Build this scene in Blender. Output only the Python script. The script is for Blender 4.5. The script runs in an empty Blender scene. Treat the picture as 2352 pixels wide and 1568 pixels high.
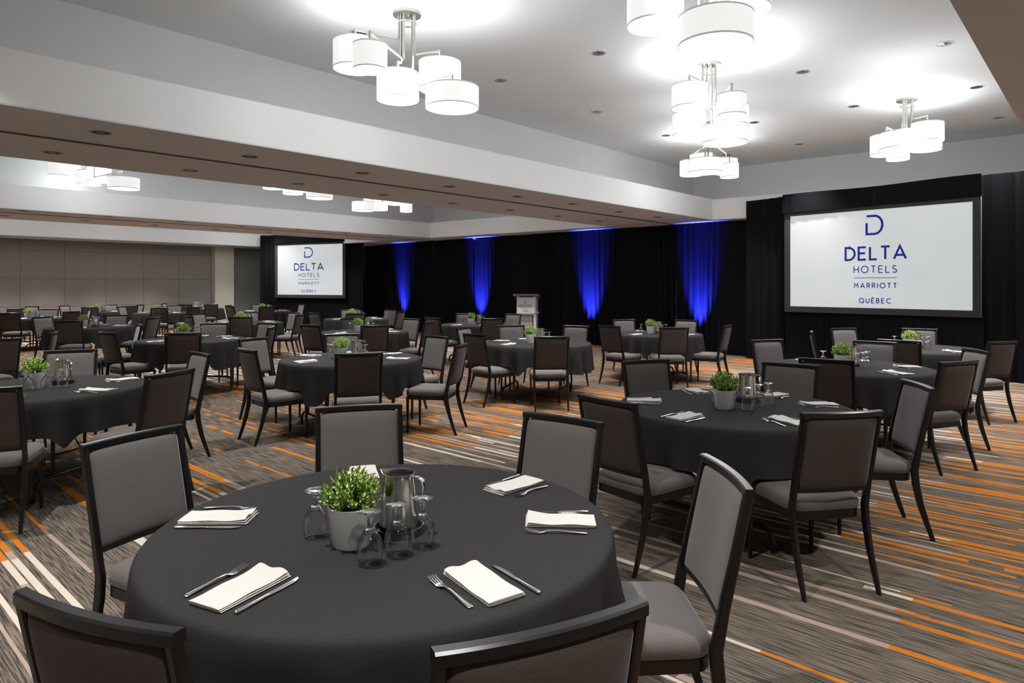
import bpy, math, random
from mathutils import Vector, Matrix

# ------------------------------------------------------------------ camera, world, exposure
F, CX, HY, CH = 1530.0, 1176.0, 655.0, 1.58          # focal length, centre column, horizon row (pixels), eye height
ANG = math.radians(42.06)                            # view direction measured from the room's u axis
CA, SA = math.cos(ANG), math.sin(ANG)
sc = bpy.context.scene
cam_d = bpy.data.cameras.new('camera'); cam = bpy.data.objects.new('camera', cam_d)
sc.collection.objects.link(cam); sc.camera = cam
cam.location = (0, 0, CH); cam.rotation_euler = (math.pi/2, 0, ANG - math.pi/2)
cam_d.sensor_width = 36; cam_d.lens = F*36/2352; cam_d.shift_y = -(784-HY)/2352; cam_d.clip_start = .05
sc.view_settings.view_transform = 'Standard'; sc.view_settings.look = 'None'
sc.view_settings.gamma = 1; sc.view_settings.use_curve_mapping = False
sc.view_settings.exposure = 0.12
world = bpy.data.worlds.new('world'); sc.world = world; world.use_nodes = True
world.node_tree.nodes['Background'].inputs[0].default_value = (.9, .95, 1, 1)
world.node_tree.nodes['Background'].inputs[1].default_value = 0.02
cy = sc.cycles
cy.use_denoising = True; cy.max_bounces = 8; cy.diffuse_bounces = 4; cy.glossy_bounces = 4
cy.transmission_bounces = 8; cy.transparent_max_bounces = 24; cy.caustics_reflective = False; cy.caustics_refractive = False
cy.sample_clamp_indirect = 4
BULB_W, GLOW_W, SPOT_W, SOFFIT_W, UP_W = 19.0, 11.0, 580.0, 150.0, 14000.0

col = sc.collection
R = random.Random(7)

def cw(X, Z):                      # camera plan (right, forward) to room (u, v)
    return (X*SA + Z*CA, -X*CA + Z*SA)
def px(x, y, z):                   # pixel at a known height to room (u, v)
    Z = F*(CH-z)/(y-HY); return cw((x-CX)/F*Z, Z)
def cam_xz(u, v):
    return (u*SA - v*CA, u*CA + v*SA)
def scr_x(u, v):
    X, Z = cam_xz(u, v); return CX + F*X/max(Z, .1)

# ------------------------------------------------------------------ materials
def nodes_of(name):
    m = bpy.data.materials.new(name); m.use_nodes = True
    nt = m.node_tree; b = nt.nodes['Principled BSDF']; return m, nt, b
def simple(name, c, rough=.6, metal=0, spec=.5, bump=0, bscale=200, var=0, vscale=8, emit=None, es=0, sheen=0):
    m, nt, b = nodes_of(name)
    b.inputs['Base Color'].default_value = (*c, 1); b.inputs['Roughness'].default_value = rough
    b.inputs['Metallic'].default_value = metal; b.inputs['Specular IOR Level'].default_value = spec
    if sheen:
        b.inputs['Sheen Weight'].default_value = sheen; b.inputs['Sheen Roughness'].default_value = .5
    if emit:
        b.inputs['Emission Color'].default_value = (*emit, 1); b.inputs['Emission Strength'].default_value = es
    tc = nt.nodes.new('ShaderNodeTexCoord')
    n = nt.nodes.new('ShaderNodeTexNoise'); n.inputs['Scale'].default_value = vscale if var else bscale
    n.inputs['Detail'].default_value = 4
    nt.links.new(tc.outputs['Object'], n.inputs['Vector'])
    if var:
        r = nt.nodes.new('ShaderNodeMix'); r.data_type = 'RGBA'
        r.inputs[6].default_value = (*[max(0, x*(1-var)) for x in c], 1); r.inputs[7].default_value = (*[min(1, x*(1+var)) for x in c], 1)
        nt.links.new(n.outputs['Fac'], r.inputs[0]); nt.links.new(r.outputs[2], b.inputs['Base Color'])
    if bump:
        n2 = nt.nodes.new('ShaderNodeTexNoise'); n2.inputs['Scale'].default_value = bscale
        nt.links.new(tc.outputs['Object'], n2.inputs['Vector'])
        bp = nt.nodes.new('ShaderNodeBump'); bp.inputs['Strength'].default_value = bump; bp.inputs['Distance'].default_value = .002
        nt.links.new(n2.outputs['Fac'], bp.inputs['Height']); nt.links.new(bp.outputs['Normal'], b.inputs['Normal'])
    return m

def fabric(name, c, rough=.9, var=.25, sheen=.2, scale=(700, 700, 260), spec=.2):
    m, nt, b = nodes_of(name)
    tc = nt.nodes.new('ShaderNodeTexCoord'); mp = nt.nodes.new('ShaderNodeMapping'); mp.inputs['Scale'].default_value = scale
    n = nt.nodes.new('ShaderNodeTexNoise'); n.inputs['Scale'].default_value = 1; n.inputs['Detail'].default_value = 2
    nt.links.new(tc.outputs['Object'], mp.inputs['Vector']); nt.links.new(mp.outputs['Vector'], n.inputs['Vector'])
    r = nt.nodes.new('ShaderNodeMix'); r.data_type = 'RGBA'
    r.inputs[6].default_value = (*[x*(1-var) for x in c], 1); r.inputs[7].default_value = (*[x*(1+var) for x in c], 1)
    nt.links.new(n.outputs['Fac'], r.inputs[0]); nt.links.new(r.outputs[2], b.inputs['Base Color'])
    b.inputs['Roughness'].default_value = rough; b.inputs['Specular IOR Level'].default_value = spec
    b.inputs['Sheen Weight'].default_value = sheen; b.inputs['Sheen Roughness'].default_value = .4
    bp = nt.nodes.new('ShaderNodeBump'); bp.inputs['Strength'].default_value = .25; bp.inputs['Distance'].default_value = .001
    nt.links.new(n.outputs['Fac'], bp.inputs['Height']); nt.links.new(bp.outputs['Normal'], b.inputs['Normal'])
    return m

MAT = {}
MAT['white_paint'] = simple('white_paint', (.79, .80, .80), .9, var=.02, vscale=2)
MAT['ceiling_paint'] = simple('ceiling_paint', (.76, .77, .775), .9, var=.02, vscale=1.5)
MAT['grey_paint'] = simple('grey_paint', (.66, .67, .665), .9, var=.03, vscale=2)
MAT['soffit_cooled_paint'] = simple('soffit_cooled_paint', (.67, .69, .71), .85, var=.03, vscale=2)  # cool tint put into the colour to offset warm carpet bounce
MAT['cream_paint'] = simple('cream_paint', (.62, .58, .50), .85, var=.03)
MAT['panel_fabric'] = fabric('panel_fabric', (.27, .242, .225), .95, .12, .05, (40, 40, 60))
MAT['brick_paint'] = simple('brick_paint', (.25, .255, .235), .7, bump=.4, bscale=60, var=.2, vscale=12)
MAT['mortar'] = simple('mortar', (.085, .087, .08), .9, var=.1)
MAT['track'] = simple('track', (.05, .045, .05), .5)
MAT['black_metal'] = simple('black_metal', (.007, .007, .008), .30, spec=.35, var=.2, vscale=30)
MAT['chair_fabric'] = fabric('chair_fabric', (.118, .107, .103), .92, .50, .2, (420, 420, 150))
MAT['cloth'] = fabric('cloth', (.029, .0277, .0287), .9, .45, 0, (330, 330, 330), .06)
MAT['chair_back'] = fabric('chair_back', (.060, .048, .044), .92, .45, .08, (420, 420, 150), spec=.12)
MAT['wood_ply'] = simple('wood_ply', (.22, .14, .08), .6, var=.3)
MAT['napkin'] = fabric('napkin', (.54, .53, .505), .95, .03, .1)
MAT['steel'] = simple('steel', (.72, .72, .71), .17, metal=1, var=.04, vscale=90)
MAT['brushed'] = simple('brushed', (.50, .48, .44), .35, metal=1, var=.08, vscale=60)
MAT['pot'] = simple('pot', (.80, .84, .87), .22, spec=.6, var=.02)
MAT['soil'] = simple('soil', (.03, .022, .015), .95, bump=.6, bscale=90)
MAT['tray'] = simple('tray', (.008, .008, .009), .35, bump=.1, bscale=150)
MAT['drape'] = fabric('drape', (.008, .008, .0095), .95, .25, .0, (300, 300, 40), .0)
MAT['pipe'] = simple('pipe', (.25, .25, .26), .4, metal=1)
MAT['frame_cloth'] = fabric('frame_cloth', (.030, .031, .034), .9, .2, .1, (300, 300, 300))
MAT['lectern'] = simple('lectern', (.62, .63, .63), .45, var=.03)
MAT['lectern_panel'] = simple('lectern_panel', (.34, .34, .36), .5, var=.04)
MAT['lectern_top'] = simple('lectern_top', (.06, .062, .066), .4, var=.05)
MAT['dark_print'] = simple('dark_print', (.06, .06, .065), .7)
MAT['reflector'] = simple('reflector', (.30, .27, .31), .22, metal=1, bump=.8, bscale=120)
MAT['dark_hole'] = simple('dark_hole', (.025, .022, .02), .6)
MAT['can_rim'] = simple('can_rim', (.55, .54, .53), .5)
MAT['uplight'] = simple('uplight', (.015, .015, .016), .4)
MAT['stem_green'] = simple('stem_green', (.08, .16, .03), .7)

def logo_mat():
    m, nt, b = nodes_of('logo_print')
    b.inputs['Base Color'].default_value = (.01, .011, .06, 1); b.inputs['Roughness'].default_value = .9; b.inputs['Specular IOR Level'].default_value = 0
    b.inputs['Emission Color'].default_value = (.012, .016, .17, 1); b.inputs['Emission Strength'].default_value = 1.0
    return m
MAT['logo'] = logo_mat()

def screen_mat():
    m, nt, b = nodes_of('screen_surface')
    tc = nt.nodes.new('ShaderNodeTexCoord'); n = nt.nodes.new('ShaderNodeTexNoise'); n.inputs['Scale'].default_value = .9
    nt.links.new(tc.outputs['Object'], n.inputs['Vector'])
    r = nt.nodes.new('ShaderNodeMix'); r.data_type = 'RGBA'
    r.inputs[6].default_value = (.50, .56, .60, 1); r.inputs[7].default_value = (.66, .68, .66, 1)
    nt.links.new(n.outputs['Fac'], r.inputs[0]); nt.links.new(r.outputs[2], b.inputs['Emission Color'])
    b.inputs['Emission Strength'].default_value = .70; b.inputs['Base Color'].default_value = (.2, .2, .2, 1)
    b.inputs['Roughness'].default_value = .9
    return m
MAT['screen'] = screen_mat()

def shade_mat(name, s, c=(1, .99, .97)):
    m, nt, b = nodes_of(name)
    tc = nt.nodes.new('ShaderNodeTexCoord'); n = nt.nodes.new('ShaderNodeTexNoise'); n.inputs['Scale'].default_value = 60
    nt.links.new(tc.outputs['Object'], n.inputs['Vector'])
    r = nt.nodes.new('ShaderNodeMix'); r.data_type = 'RGBA'
    r.inputs[6].default_value = (*[x*.96 for x in c], 1); r.inputs[7].default_value = (*c, 1)
    nt.links.new(n.outputs['Fac'], r.inputs[0]); nt.links.new(r.outputs[2], b.inputs['Emission Color'])
    b.inputs['Emission Strength'].default_value = s; b.inputs['Base Color'].default_value = (.30, .30, .30, 1)
    b.inputs['Roughness'].default_value = .9
    return m
MAT['shade'] = shade_mat('shade_fabric', .76)
MAT['diffuser'] = shade_mat('diffuser', .86, (1, 1, 1))
MAT['shade_trim'] = simple('shade_trim', (.40, .40, .385), .8, emit=(1, 1, .98), es=.22)

def glass_mats():
    m, nt, b = nodes_of('glass_thin')                       # thin wall: mostly clear, mirror-like at the edges
    out = nt.nodes['Material Output']; nt.nodes.remove(b)
    tr = nt.nodes.new('ShaderNodeBsdfTransparent'); tr.inputs[0].default_value = (.985, .99, .99, 1)
    gl = nt.nodes.new('ShaderNodeBsdfGlossy'); gl.inputs['Roughness'].default_value = .06
    gl.inputs[0].default_value = (.9, .92, .93, 1)
    fr = nt.nodes.new('ShaderNodeLayerWeight'); fr.inputs[0].default_value = .3
    mx = nt.nodes.new('ShaderNodeMixShader')
    ml = nt.nodes.new('ShaderNodeMath'); ml.operation = 'MULTIPLY_ADD'; ml.inputs[1].default_value = .65; ml.inputs[2].default_value = .05; nt.links.new(fr.outputs['Fresnel'], ml.inputs[0]); nt.links.new(ml.outputs[0], mx.inputs[0]); nt.links.new(tr.outputs[0], mx.inputs[1]); nt.links.new(gl.outputs[0], mx.inputs[2])
    nt.links.new(mx.outputs[0], out.inputs[0]); MAT['glass_thin'] = m
    m2, nt, b = nodes_of('glass_solid')
    b.inputs['Base Color'].default_value = (.95, .97, .97, 1); b.inputs['Roughness'].default_value = .02
    b.inputs['Transmission Weight'].default_value = 1; b.inputs['IOR'].default_value = 1.5; MAT['glass_solid'] = m2
glass_mats()

def leaf_mat():
    m, nt, b = nodes_of('leaf')
    g = nt.nodes.new('ShaderNodeNewGeometry'); cr = nt.nodes.new('ShaderNodeValToRGB')
    e = cr.color_ramp.elements; e[0].position = 0; e[0].color = (.10, .20, .02, 1); e[1].position = 1; e[1].color = (.80, .84, .52, 1)
    for p, c in ((.35, (.22, .38, .05, 1)), (.70, (.42, .58, .13, 1)), (.86, (.60, .70, .28, 1))):
        k = e.new(p); k.color = c
    nt.links.new(g.outputs['Random Per Island'], cr.inputs[0]); nt.links.new(cr.outputs[0], b.inputs['Base Color'])
    b.inputs['Roughness'].default_value = .5
    return m
MAT['leaf'] = leaf_mat()

def carpet_mat():
    m, nt, b = nodes_of('carpet')
    L = nt.links
    def val(x): return x
    def put(sock, x):
        if isinstance(x, (int, float)): sock.default_value = x
        else: L.new(x, sock)
    def M(op, a, b_=0.0, c=0.0):
        n = nt.nodes.new('ShaderNodeMath'); n.operation = op
        put(n.inputs[0], a); put(n.inputs[1], b_); put(n.inputs[2], c); return n.outputs[0]
    def W(a, b_=0.0):                                      # white noise of a cell
        cmb = nt.nodes.new('ShaderNodeCombineXYZ'); put(cmb.inputs[0], a); put(cmb.inputs[1], b_)
        n = nt.nodes.new('ShaderNodeTexWhiteNoise'); n.noise_dimensions = '2D'; L.new(cmb.outputs[0], n.inputs['Vector']); return n.outputs['Value']
    def MIX(f, a, b_):
        n = nt.nodes.new('ShaderNodeMix'); n.data_type = 'RGBA'; put(n.inputs[0], f)
        for s, x in ((n.inputs[6], a), (n.inputs[7], b_)):
            if isinstance(x, tuple): s.default_value = (*x, 1)
            else: L.new(x, s)
        return n.outputs[2]
    tc = nt.nodes.new('ShaderNodeTexCoord'); sx = nt.nodes.new('ShaderNodeSeparateXYZ'); L.new(tc.outputs['Object'], sx.inputs[0])
    u, v = sx.outputs[0], sx.outputs[1]
    mp = nt.nodes.new('ShaderNodeMapping'); mp.inputs['Scale'].default_value = (150, 4.2, 1); L.new(tc.outputs['Object'], mp.inputs['Vector'])
    n1 = nt.nodes.new('ShaderNodeTexNoise'); n1.inputs['Scale'].default_value = 1; n1.inputs['Detail'].default_value = 3
    L.new(mp.outputs[0], n1.inputs['Vector'])
    st = M('MULTIPLY', M('SUBTRACT', n1.outputs['Fac'], .43), 8.0); st = M('MINIMUM', M('MAXIMUM', st, 0.0), 1.0)
    base = MIX(st, (.058, .053, .043), (.205, .163, .132))
    d = M('SUBTRACT', M('FLOORED_MODULO', M('ADD', v, 1.8), 9.6), 4.8); d = M('ABSOLUTE', d)
    colr = base
    for w, seed, dens in ((.058, 3.0, .40), (.083, 41.0, .32)):
        i = M('ADD', M('FLOOR', M('DIVIDE', u, w)), seed); fr = M('FRACT', M('DIVIDE', u, w))
        r1, r2, r3, r4 = W(i, 1.5), W(i, 2.5), W(i, 3.5), W(i, 4.5)
        width = M('ADD', .26, M('MULTIPLY', r4, .46))
        row = M('MULTIPLY', M('LESS_THAN', r1, dens), M('LESS_THAN', fr, width))
        dj = M('ADD', d, M('MULTIPLY', M('SUBTRACT', r2, .5), .8))
        seg = W(i, M('FLOOR', M('ADD', M('DIVIDE', v, .8), M('MULTIPLY', r3, 13.0))))
        dash = W(i, M('FLOOR', M('ADD', M('DIVIDE', v, .13), M('MULTIPLY', r3, 31.0))))
        beige = MIX(M('GREATER_THAN', seg, .55), (.40, .300, .245), (.62, .54, .46))
        is_b = M('LESS_THAN', dj, 2.0)
        cc = MIX(is_b, (.55, .180, .022), beige)
        lim = M('ADD', 2.65, M('MULTIPLY', r3, .75))
        inband = M('MULTIPLY', M('LESS_THAN', dj, lim), M('GREATER_THAN', seg, .10))
        indash = M('MULTIPLY', M('GREATER_THAN', dj, lim), M('GREATER_THAN', dash, .66))
        f = M('MULTIPLY', row, M('MINIMUM', M('ADD', inband, indash), 1.0))
        colr = MIX(f, colr, cc)
    n2 = nt.nodes.new('ShaderNodeTexNoise'); n2.inputs['Scale'].default_value = 420; L.new(tc.outputs['Object'], n2.inputs['Vector'])
    mul = nt.nodes.new('ShaderNodeMix'); mul.data_type = 'RGBA'; mul.blend_type = 'MULTIPLY'; mul.inputs[0].default_value = .5
    L.new(colr, mul.inputs[6]); L.new(n2.outputs['Fac'], mul.inputs[7])
    L.new(mul.outputs[2], b.inputs['Base Color'])
    b.inputs['Roughness'].default_value = 1; b.inputs['Specular IOR Level'].default_value = .05
    bp = nt.nodes.new('ShaderNodeBump'); bp.inputs['Strength'].default_value = .5; bp.inputs['Distance'].default_value = .003
    L.new(n2.outputs['Fac'], bp.inputs['Height']); L.new(bp.outputs['Normal'], b.inputs['Normal'])
    return m
MAT['carpet'] = carpet_mat()

# ------------------------------------------------------------------ mesh helpers
class MB:
    def __init__(s): s.v = []; s.f = []
    def quadring(s, a, b, n, close=True):
        for k in range(n if close else n-1): s.f.append((a+k, a+(k+1) % n, b+(k+1) % n, b+k))
    def box(s, x0, x1, y0, y1, z0, z1):
        o = len(s.v)
        s.v += [(x0,y0,z0),(x1,y0,z0),(x1,y1,z0),(x0,y1,z0),(x0,y0,z1),(x1,y0,z1),(x1,y1,z1),(x0,y1,z1)]
        s.f += [tuple(o+i for i in q) for q in ((0,3,2,1),(4,5,6,7),(0,1,5,4),(1,2,6,5),(2,3,7,6),(3,0,4,7))]; return s
    def prism(s, poly, z0, z1):                             # plan polygon, counter-clockwise
        o = len(s.v); n = len(poly)
        s.v += [(x, y, z0) for x, y in poly] + [(x, y, z1) for x, y in poly]
        s.f.append(tuple(o+i for i in reversed(range(n)))); s.f.append(tuple(o+n+i for i in range(n)))
        s.quadring(o, o+n, n); return s
    def loft(s, rings, caps=True):
        o = len(s.v); n = len(rings[0])
        for r in rings: s.v += [tuple(p) for p in r]
        for k in range(len(rings)-1): s.quadring(o+k*n, o+(k+1)*n, n)
        if caps:
            s.f.append(tuple(o+i for i in reversed(range(n)))); s.f.append(tuple(o+(len(rings)-1)*n+i for i in range(n)))
        return s
    def tube(s, pts, r, n=8, rect=None):
        P = [Vector(p) for p in pts]; rings = []; up = None
        for k, p in enumerate(P):
            t = ((P[k]-P[k-1]).normalized() if k else Vector((0,0,0))) + ((P[k+1]-P[k]).normalized() if k < len(P)-1 else Vector((0,0,0)))
            t.normalize()
            if up is None: up = Vector((0,0,1)) if abs(t.z) < .95 else Vector((1,0,0))
            a = (up - t*up.dot(t))
            if a.length < 1e-4: a = Vector((1,0,0)) - t*t.x
            a.normalize(); bb = t.cross(a); up = a
            m = 1.0
            if 0 < k < len(P)-1:
                c = (P[k]-P[k-1]).normalized().dot(t); m = min(1/max(c, .4), 2)
            rr = r[k] if isinstance(r, (list, tuple)) else r
            if rect: rings.append([p + a*(sx*rect[1]/2) + bb*(sy*rect[0]/2) for sx, sy in ((-1,-1),(1,-1),(1,1),(-1,1))])
            else: rings.append([p + a*(math.cos(2*math.pi*i/n)*rr) + bb*(math.sin(2*math.pi*i/n)*rr) for i in range(n)])
        return s.loft(rings)
    def lathe(s, prof, n=24, c=(0, 0, 0), close=False):
        o = len(s.v)
        for r, z in prof: s.v += [(c[0]+r*math.cos(2*math.pi*i/n), c[1]+r*math.sin(2*math.pi*i/n), c[2]+z) for i in range(n)]
        for k in range(len(prof)-1): s.quadring(o+k*n, o+(k+1)*n, n)
        if close: s.quadring(o+(len(prof)-1)*n, o, n)
        return s
    def disc(s, r, z, n=24, c=(0, 0), flip=False):
        o = len(s.v); s.v += [(c[0]+r*math.cos(2*math.pi*i/n), c[1]+r*math.sin(2*math.pi*i/n), z) for i in range(n)]
        ids = tuple(range(o, o+n)); s.f.append(tuple(reversed(ids)) if flip else ids); return s
    def data(s, name, mat, smooth=40):
        me = bpy.data.meshes.new(name); me.from_pydata(s.v, [], s.f)
        if isinstance(mat, str): mat = MAT[mat]
        me.materials.append(mat)
        if smooth:
            me.polygons.foreach_set('use_smooth', [True]*len(me.polygons)); me.set_sharp_from_angle(angle=math.radians(smooth))
        me.update(); return me
    def build(s, name, mat, parent=None, smooth=40):
        return link(name, s.data(name, mat, smooth), parent)
def link(name, me, parent=None, loc=None, rz=0):
    o = bpy.data.objects.new(name, me); col.objects.link(o)
    if parent: o.parent = parent
    if loc: o.location = loc
    if rz: o.rotation_euler = (0, 0, rz)
    return o
def tag(o, label, cat, group=None, kind=None):
    if label: o['label'] = label
    if cat: o['category'] = cat
    if group: o['group'] = group
    if kind: o['kind'] = kind
    return o
def thing(name, label, cat, loc=(0, 0, 0), rz=0, group=None):
    e = link(name, None, None, loc, rz); e.empty_display_size = .1
    return tag(e, label, cat, group)
def struct(name, mb, mat, label, smooth=0):
    o = mb.build(name, mat, None, smooth); o['kind'] = 'structure'; o['label'] = label; return o
def rrect(w, d, r, n=5, cx=0, cy=0):                         # rounded rectangle outline
    pts = []
    for sx, sy, a0 in ((1,-1,-90),(1,1,0),(-1,1,90),(-1,-1,180)):
        for k in range(n+1):
            a = math.radians(a0 + 90*k/n); pts.append((cx+sx*(w/2-r)+r*math.cos(a), cy+sy*(d/2-r)+r*math.sin(a)))
    return pts
ORD = ['first', 'second', 'third', 'fourth', 'fifth', 'sixth', 'seventh', 'eighth', 'ninth', 'tenth', 'eleventh', 'twelfth', 'thirteenth', 'fourteenth', 'fifteenth', 'sixteenth']
def ordw(i, n):
    if n == 1: return 'only'
    return 'leftmost' if i == 0 else 'rightmost' if i == n-1 else ORD[i] + ' from left'

# ------------------------------------------------------------------ the room (u along the beams, v across)
ZS, ZL, ZC = 3.05, 3.515, 4.30                               # soffit, lip top, coffer ceiling
U0, U1, V0 = -3.5, 15.6, -2.2
UB = lambda v: 14.18 + (6.73-v)*.06                         # back lip line, slightly skewed
struct('floor', MB().box(U0-.2, 16.2, V0-.2, 26.8, -.1, 0), 'carpet', 'striped brown, orange and beige carpet across the whole hall')
struct('ceiling', MB().box(U0-.2, 16.2, V0-.2, 26.8, ZC, ZC+.1), 'ceiling_paint', 'white painted coffer ceiling above the chandeliers')
def beam(k, va, vb, ca, cb, lab):
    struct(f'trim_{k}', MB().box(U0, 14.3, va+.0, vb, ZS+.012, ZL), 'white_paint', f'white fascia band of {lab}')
    struct(f'ceiling_soffit', MB().box(U0, U1, va+.004, vb-.004, ZS, ZS+.012), 'soffit_cooled_paint', f'pale grey underside of {lab}')
    struct(f'wall_upper', MB().box(U0, U1, ca, cb, ZL, ZC), 'grey_paint', f'grey upper wall above {lab}')
beam(1, 6.70, 9.40, 7.47, 8.66, 'the big ceiling beam across the hall')
beam(2, 15.72, 18.2, 16.45, 17.45, 'the second, farther ceiling beam')
beam(3, V0, .63, V0, -.11, 'the ceiling soffit at right edge')
beam(4, 24.05, 26.6, 24.8, 26.6, 'the far left wall bulkhead')
# back bulkhead over the drapes, with its set-back upper wall
def back(k, va, vb):
    struct(f'trim_{k}', MB().prism([(UB(va), va), (U1, va), (U1, vb), (UB(vb), vb)], ZS+.012, ZL), 'white_paint', f'white fascia above the black drapes, bay {k-4}')
    struct('ceiling_soffit', MB().prism([(UB(va)+.004, va), (U1, va), (U1, vb), (UB(vb)+.004, vb)], ZS, ZS+.012), 'soffit_cooled_paint', f'soffit strip above the black drapes, bay {k-4}')
back(5, .63, 6.70); back(6, 9.40, 15.72); back(7, 18.2, 24.05)
struct('wall_back', MB().prism([(15.2, V0), (U1+.4, V0), (U1+.4, 26.6), (13.95, 26.6)], ZL, ZC), 'grey_paint', 'grey upper back wall above the fascia')
struct('wall_rear', MB().box(15.6, 15.8, V0, 26.6, 0, ZL), 'white_paint', 'wall hidden behind the black drapes')
struct('wall_right', MB().box(U0, 16, V0-.2, V0, 0, ZC), 'cream_paint', 'right hand wall of the hall')
struct('wall_near', MB().box(U0-.2, U0, V0, 26.6, 0, ZC), 'cream_paint', 'wall behind the viewer')
# movable wall tracks under the beams
for k, vv in ((8, 7.88), (9, 16.62)):
    struct(f'trim_{k}', MB().box(U0, 14.6, vv-.035, vv-.012, ZS-.006, ZS).box(U0, 14.6, vv+.012, vv+.035, ZS-.006, ZS).box(U0, 14.6, vv-.012, vv+.012, ZS-.002, ZS),
           'track', 'dark partition track along the ' + ('big' if k == 8 else 'farther') + ' beam underside')
# far left wall: fabric panels, pale pilaster, painted brick
wl = struct('wall_left', MB().box(U0, 11.4, 25.62, 25.9, 0, ZS), 'dark_hole', 'brown fabric panelled wall at far left')
pw, ph = 1.20, .90
pm = MB().box(.004, pw-.004, -.03, 0, .004, ph-.004).data('wall_panel', 'panel_fabric', 0)
pm2 = MB().box(.004, pw-.004, -.03, 0, .004, .34).data('wall_panel', 'panel_fabric', 0)
for i in range(-3, 9):
    for j in range(4):
        o = link('wall_panel', pm2 if j == 3 else pm, wl, (.41 + i*pw, 25.62, j*ph + .0))
pil = struct('wall_pillar', MB().box(11.22, 11.95, 25.30, 25.9, 0, ZS), 'cream_paint', 'cream square pillar at the end of the brown wall')
bw = struct('wall_brick', MB().box(11.95, 15.6, 25.72, 25.9, 0, ZS), 'mortar', 'grey painted brick wall beside the left screen')
bh, bl = .0762, .215
bmesh_ = MB().box(.005, bl-.005, -.012, 0, .005, bh-.004).data('brick', 'brick_paint', 0)
bhalf = MB().box(.005, bl/2-.005, -.012, 0, .005, bh-.004).data('brick', 'brick_paint', 0)
for j in range(40):
    x = 11.95
    if j % 2: link('brick', bhalf, bw, (x, 25.72, j*bh)); x += bl/2
    for i in range(6): link('brick', bmesh_, bw, (x + i*bl, 25.72 - R.random()*.003, j*bh))

# ------------------------------------------------------------------ recessed downlights
can_me = {}
def can_parts(r):
    if r not in can_me:
        rim = MB().lathe([(r*.86, .0), (r*.86, -.004), (r*1.08, -.004), (r*1.1, 0)], 28, close=True).data('rim', 'can_rim')
        ref = MB().lathe([(r*.86, -.002), (r*.8, -.0015)], 28).disc(r*.80, -.0015, 28, flip=True).data('reflector', 'reflector')
        refd = MB().lathe([(r*.86, -.002), (r*.8, -.0015)], 28).disc(r*.80, -.0015, 28, flip=True).data('reflector', 'dark_hole')
        bulb = MB().lathe([(r*.02, -.007), (r*.26, -.006), (r*.34, -.0015)], 16).data('lamp', 'reflector')
        can_me[r] = (rim, ref, refd, bulb)
    return can_me[r]
def downlight(u, v, z, r, label, dark, watts, size=80, blend=1.0, tilt=None, grp=None, colr=(1, .97, .94)):
    t = thing('downlight', label, 'downlight', (u, v, z), 0, grp)
    rim, ref, refd, bulb = can_parts(r)
    link('rim', rim, t); link('reflector', refd if dark else ref, t); link('lamp', bulb, t)
    if watts:
        l = bpy.data.lights.new('downlight_beam', 'SPOT'); l.energy = watts; l.spot_size = math.radians(size); l.spot_blend = blend
        l.shadow_soft_size = .05; l.color = colr
        lo = bpy.data.objects.new('downlight_beam', l); col.objects.link(lo); lo.parent = t; lo.location = (0, 0, -.02)
def row(pix, z, r, where, dark, watts, grp, **k):
    pts = sorted(pix)
    for i, (x, y) in enumerate(pts):
        u, v = px(x, y, z); k2 = dict(k); k2.update({'size': 58} if z == ZC and v > 5.2 else {}); downlight(u, v, z, r, f'round recessed downlight, {ordw(i, len(pts))} {where}', dark, watts, grp=grp, **k2)
row([(825,75),(1375,122),(1150,185),(1370,257),(1844,165),(2170,100),(1961,244),(2243,200),(2293,270),(1835,331),(1530,311),(1732,281),(1668,355),(2052,309)],
    ZC, .085, 'in the white coffer ceiling', False, SPOT_W, 'coffer downlights')
row([(232,304),(573,359),(832,397),(1032,428),(1188,451),(1315,468),(1422,486),(1511,498)], ZS, .10, 'in near row under the big beam', True, SOFFIT_W, 'near row of beam downlights')
row([(120,350),(437,391),(686,422),(881,447),(1040,467),(1172,482),(1282,496),(1376,507)], ZS, .10, 'in far row under the big beam', True, SOFFIT_W, 'far row of beam downlights')
row([(55,484),(250,496),(415,508),(556,519),(685,527),(795,534),(895,540)], ZS, .11, 'in near row under the farther beam', True, SOFFIT_W, 'near row of farther beam downlights')
row([(10,495),(197,506),(355,517),(493,526),(617,533),(727,541),(823,547)], ZS, .11, 'in far row under the farther beam', True, SOFFIT_W, 'far row of farther beam downlights')
row([(12,541),(135,546.5),(256,552),(372,557)], ZS, .10, 'in the soffit along the brown wall', True, SOFFIT_W*2, 'wall washing downlights')
# added spots without fittings, brightening the other coffers and the soffits beside the viewer
def lamp(u, v, z, w, size=100):
    l = bpy.data.lights.new('added_spot', 'SPOT'); l.energy = w; l.spot_size = math.radians(size); l.spot_blend = .8; l.shadow_soft_size = .05; l.color = (1, .97, .94)
    o = bpy.data.objects.new('added_spot', l); col.objects.link(o); o.location = (u, v, z-.03); o['kind'] = 'helper'
for u in (1.0, 4.0, 7.0, 10.0, 13.0):
    for v in (11.2, 13.9): lamp(min(u, 11.8), v, ZC, SPOT_W, 84)
    for v in (19.6, 22.6): lamp(u-1.5, v, ZC, SPOT_W)
for u, v in ((.6, 5.6), (.6, 2.0), (-1.8, 3.8)): lamp(u, v, ZC, SPOT_W)
for u in (.4, 2.6, 4.8, 7.0, 9.2, 11.4): lamp(u, -.35, ZS, SOFFIT_W*1.4, 110)

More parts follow.
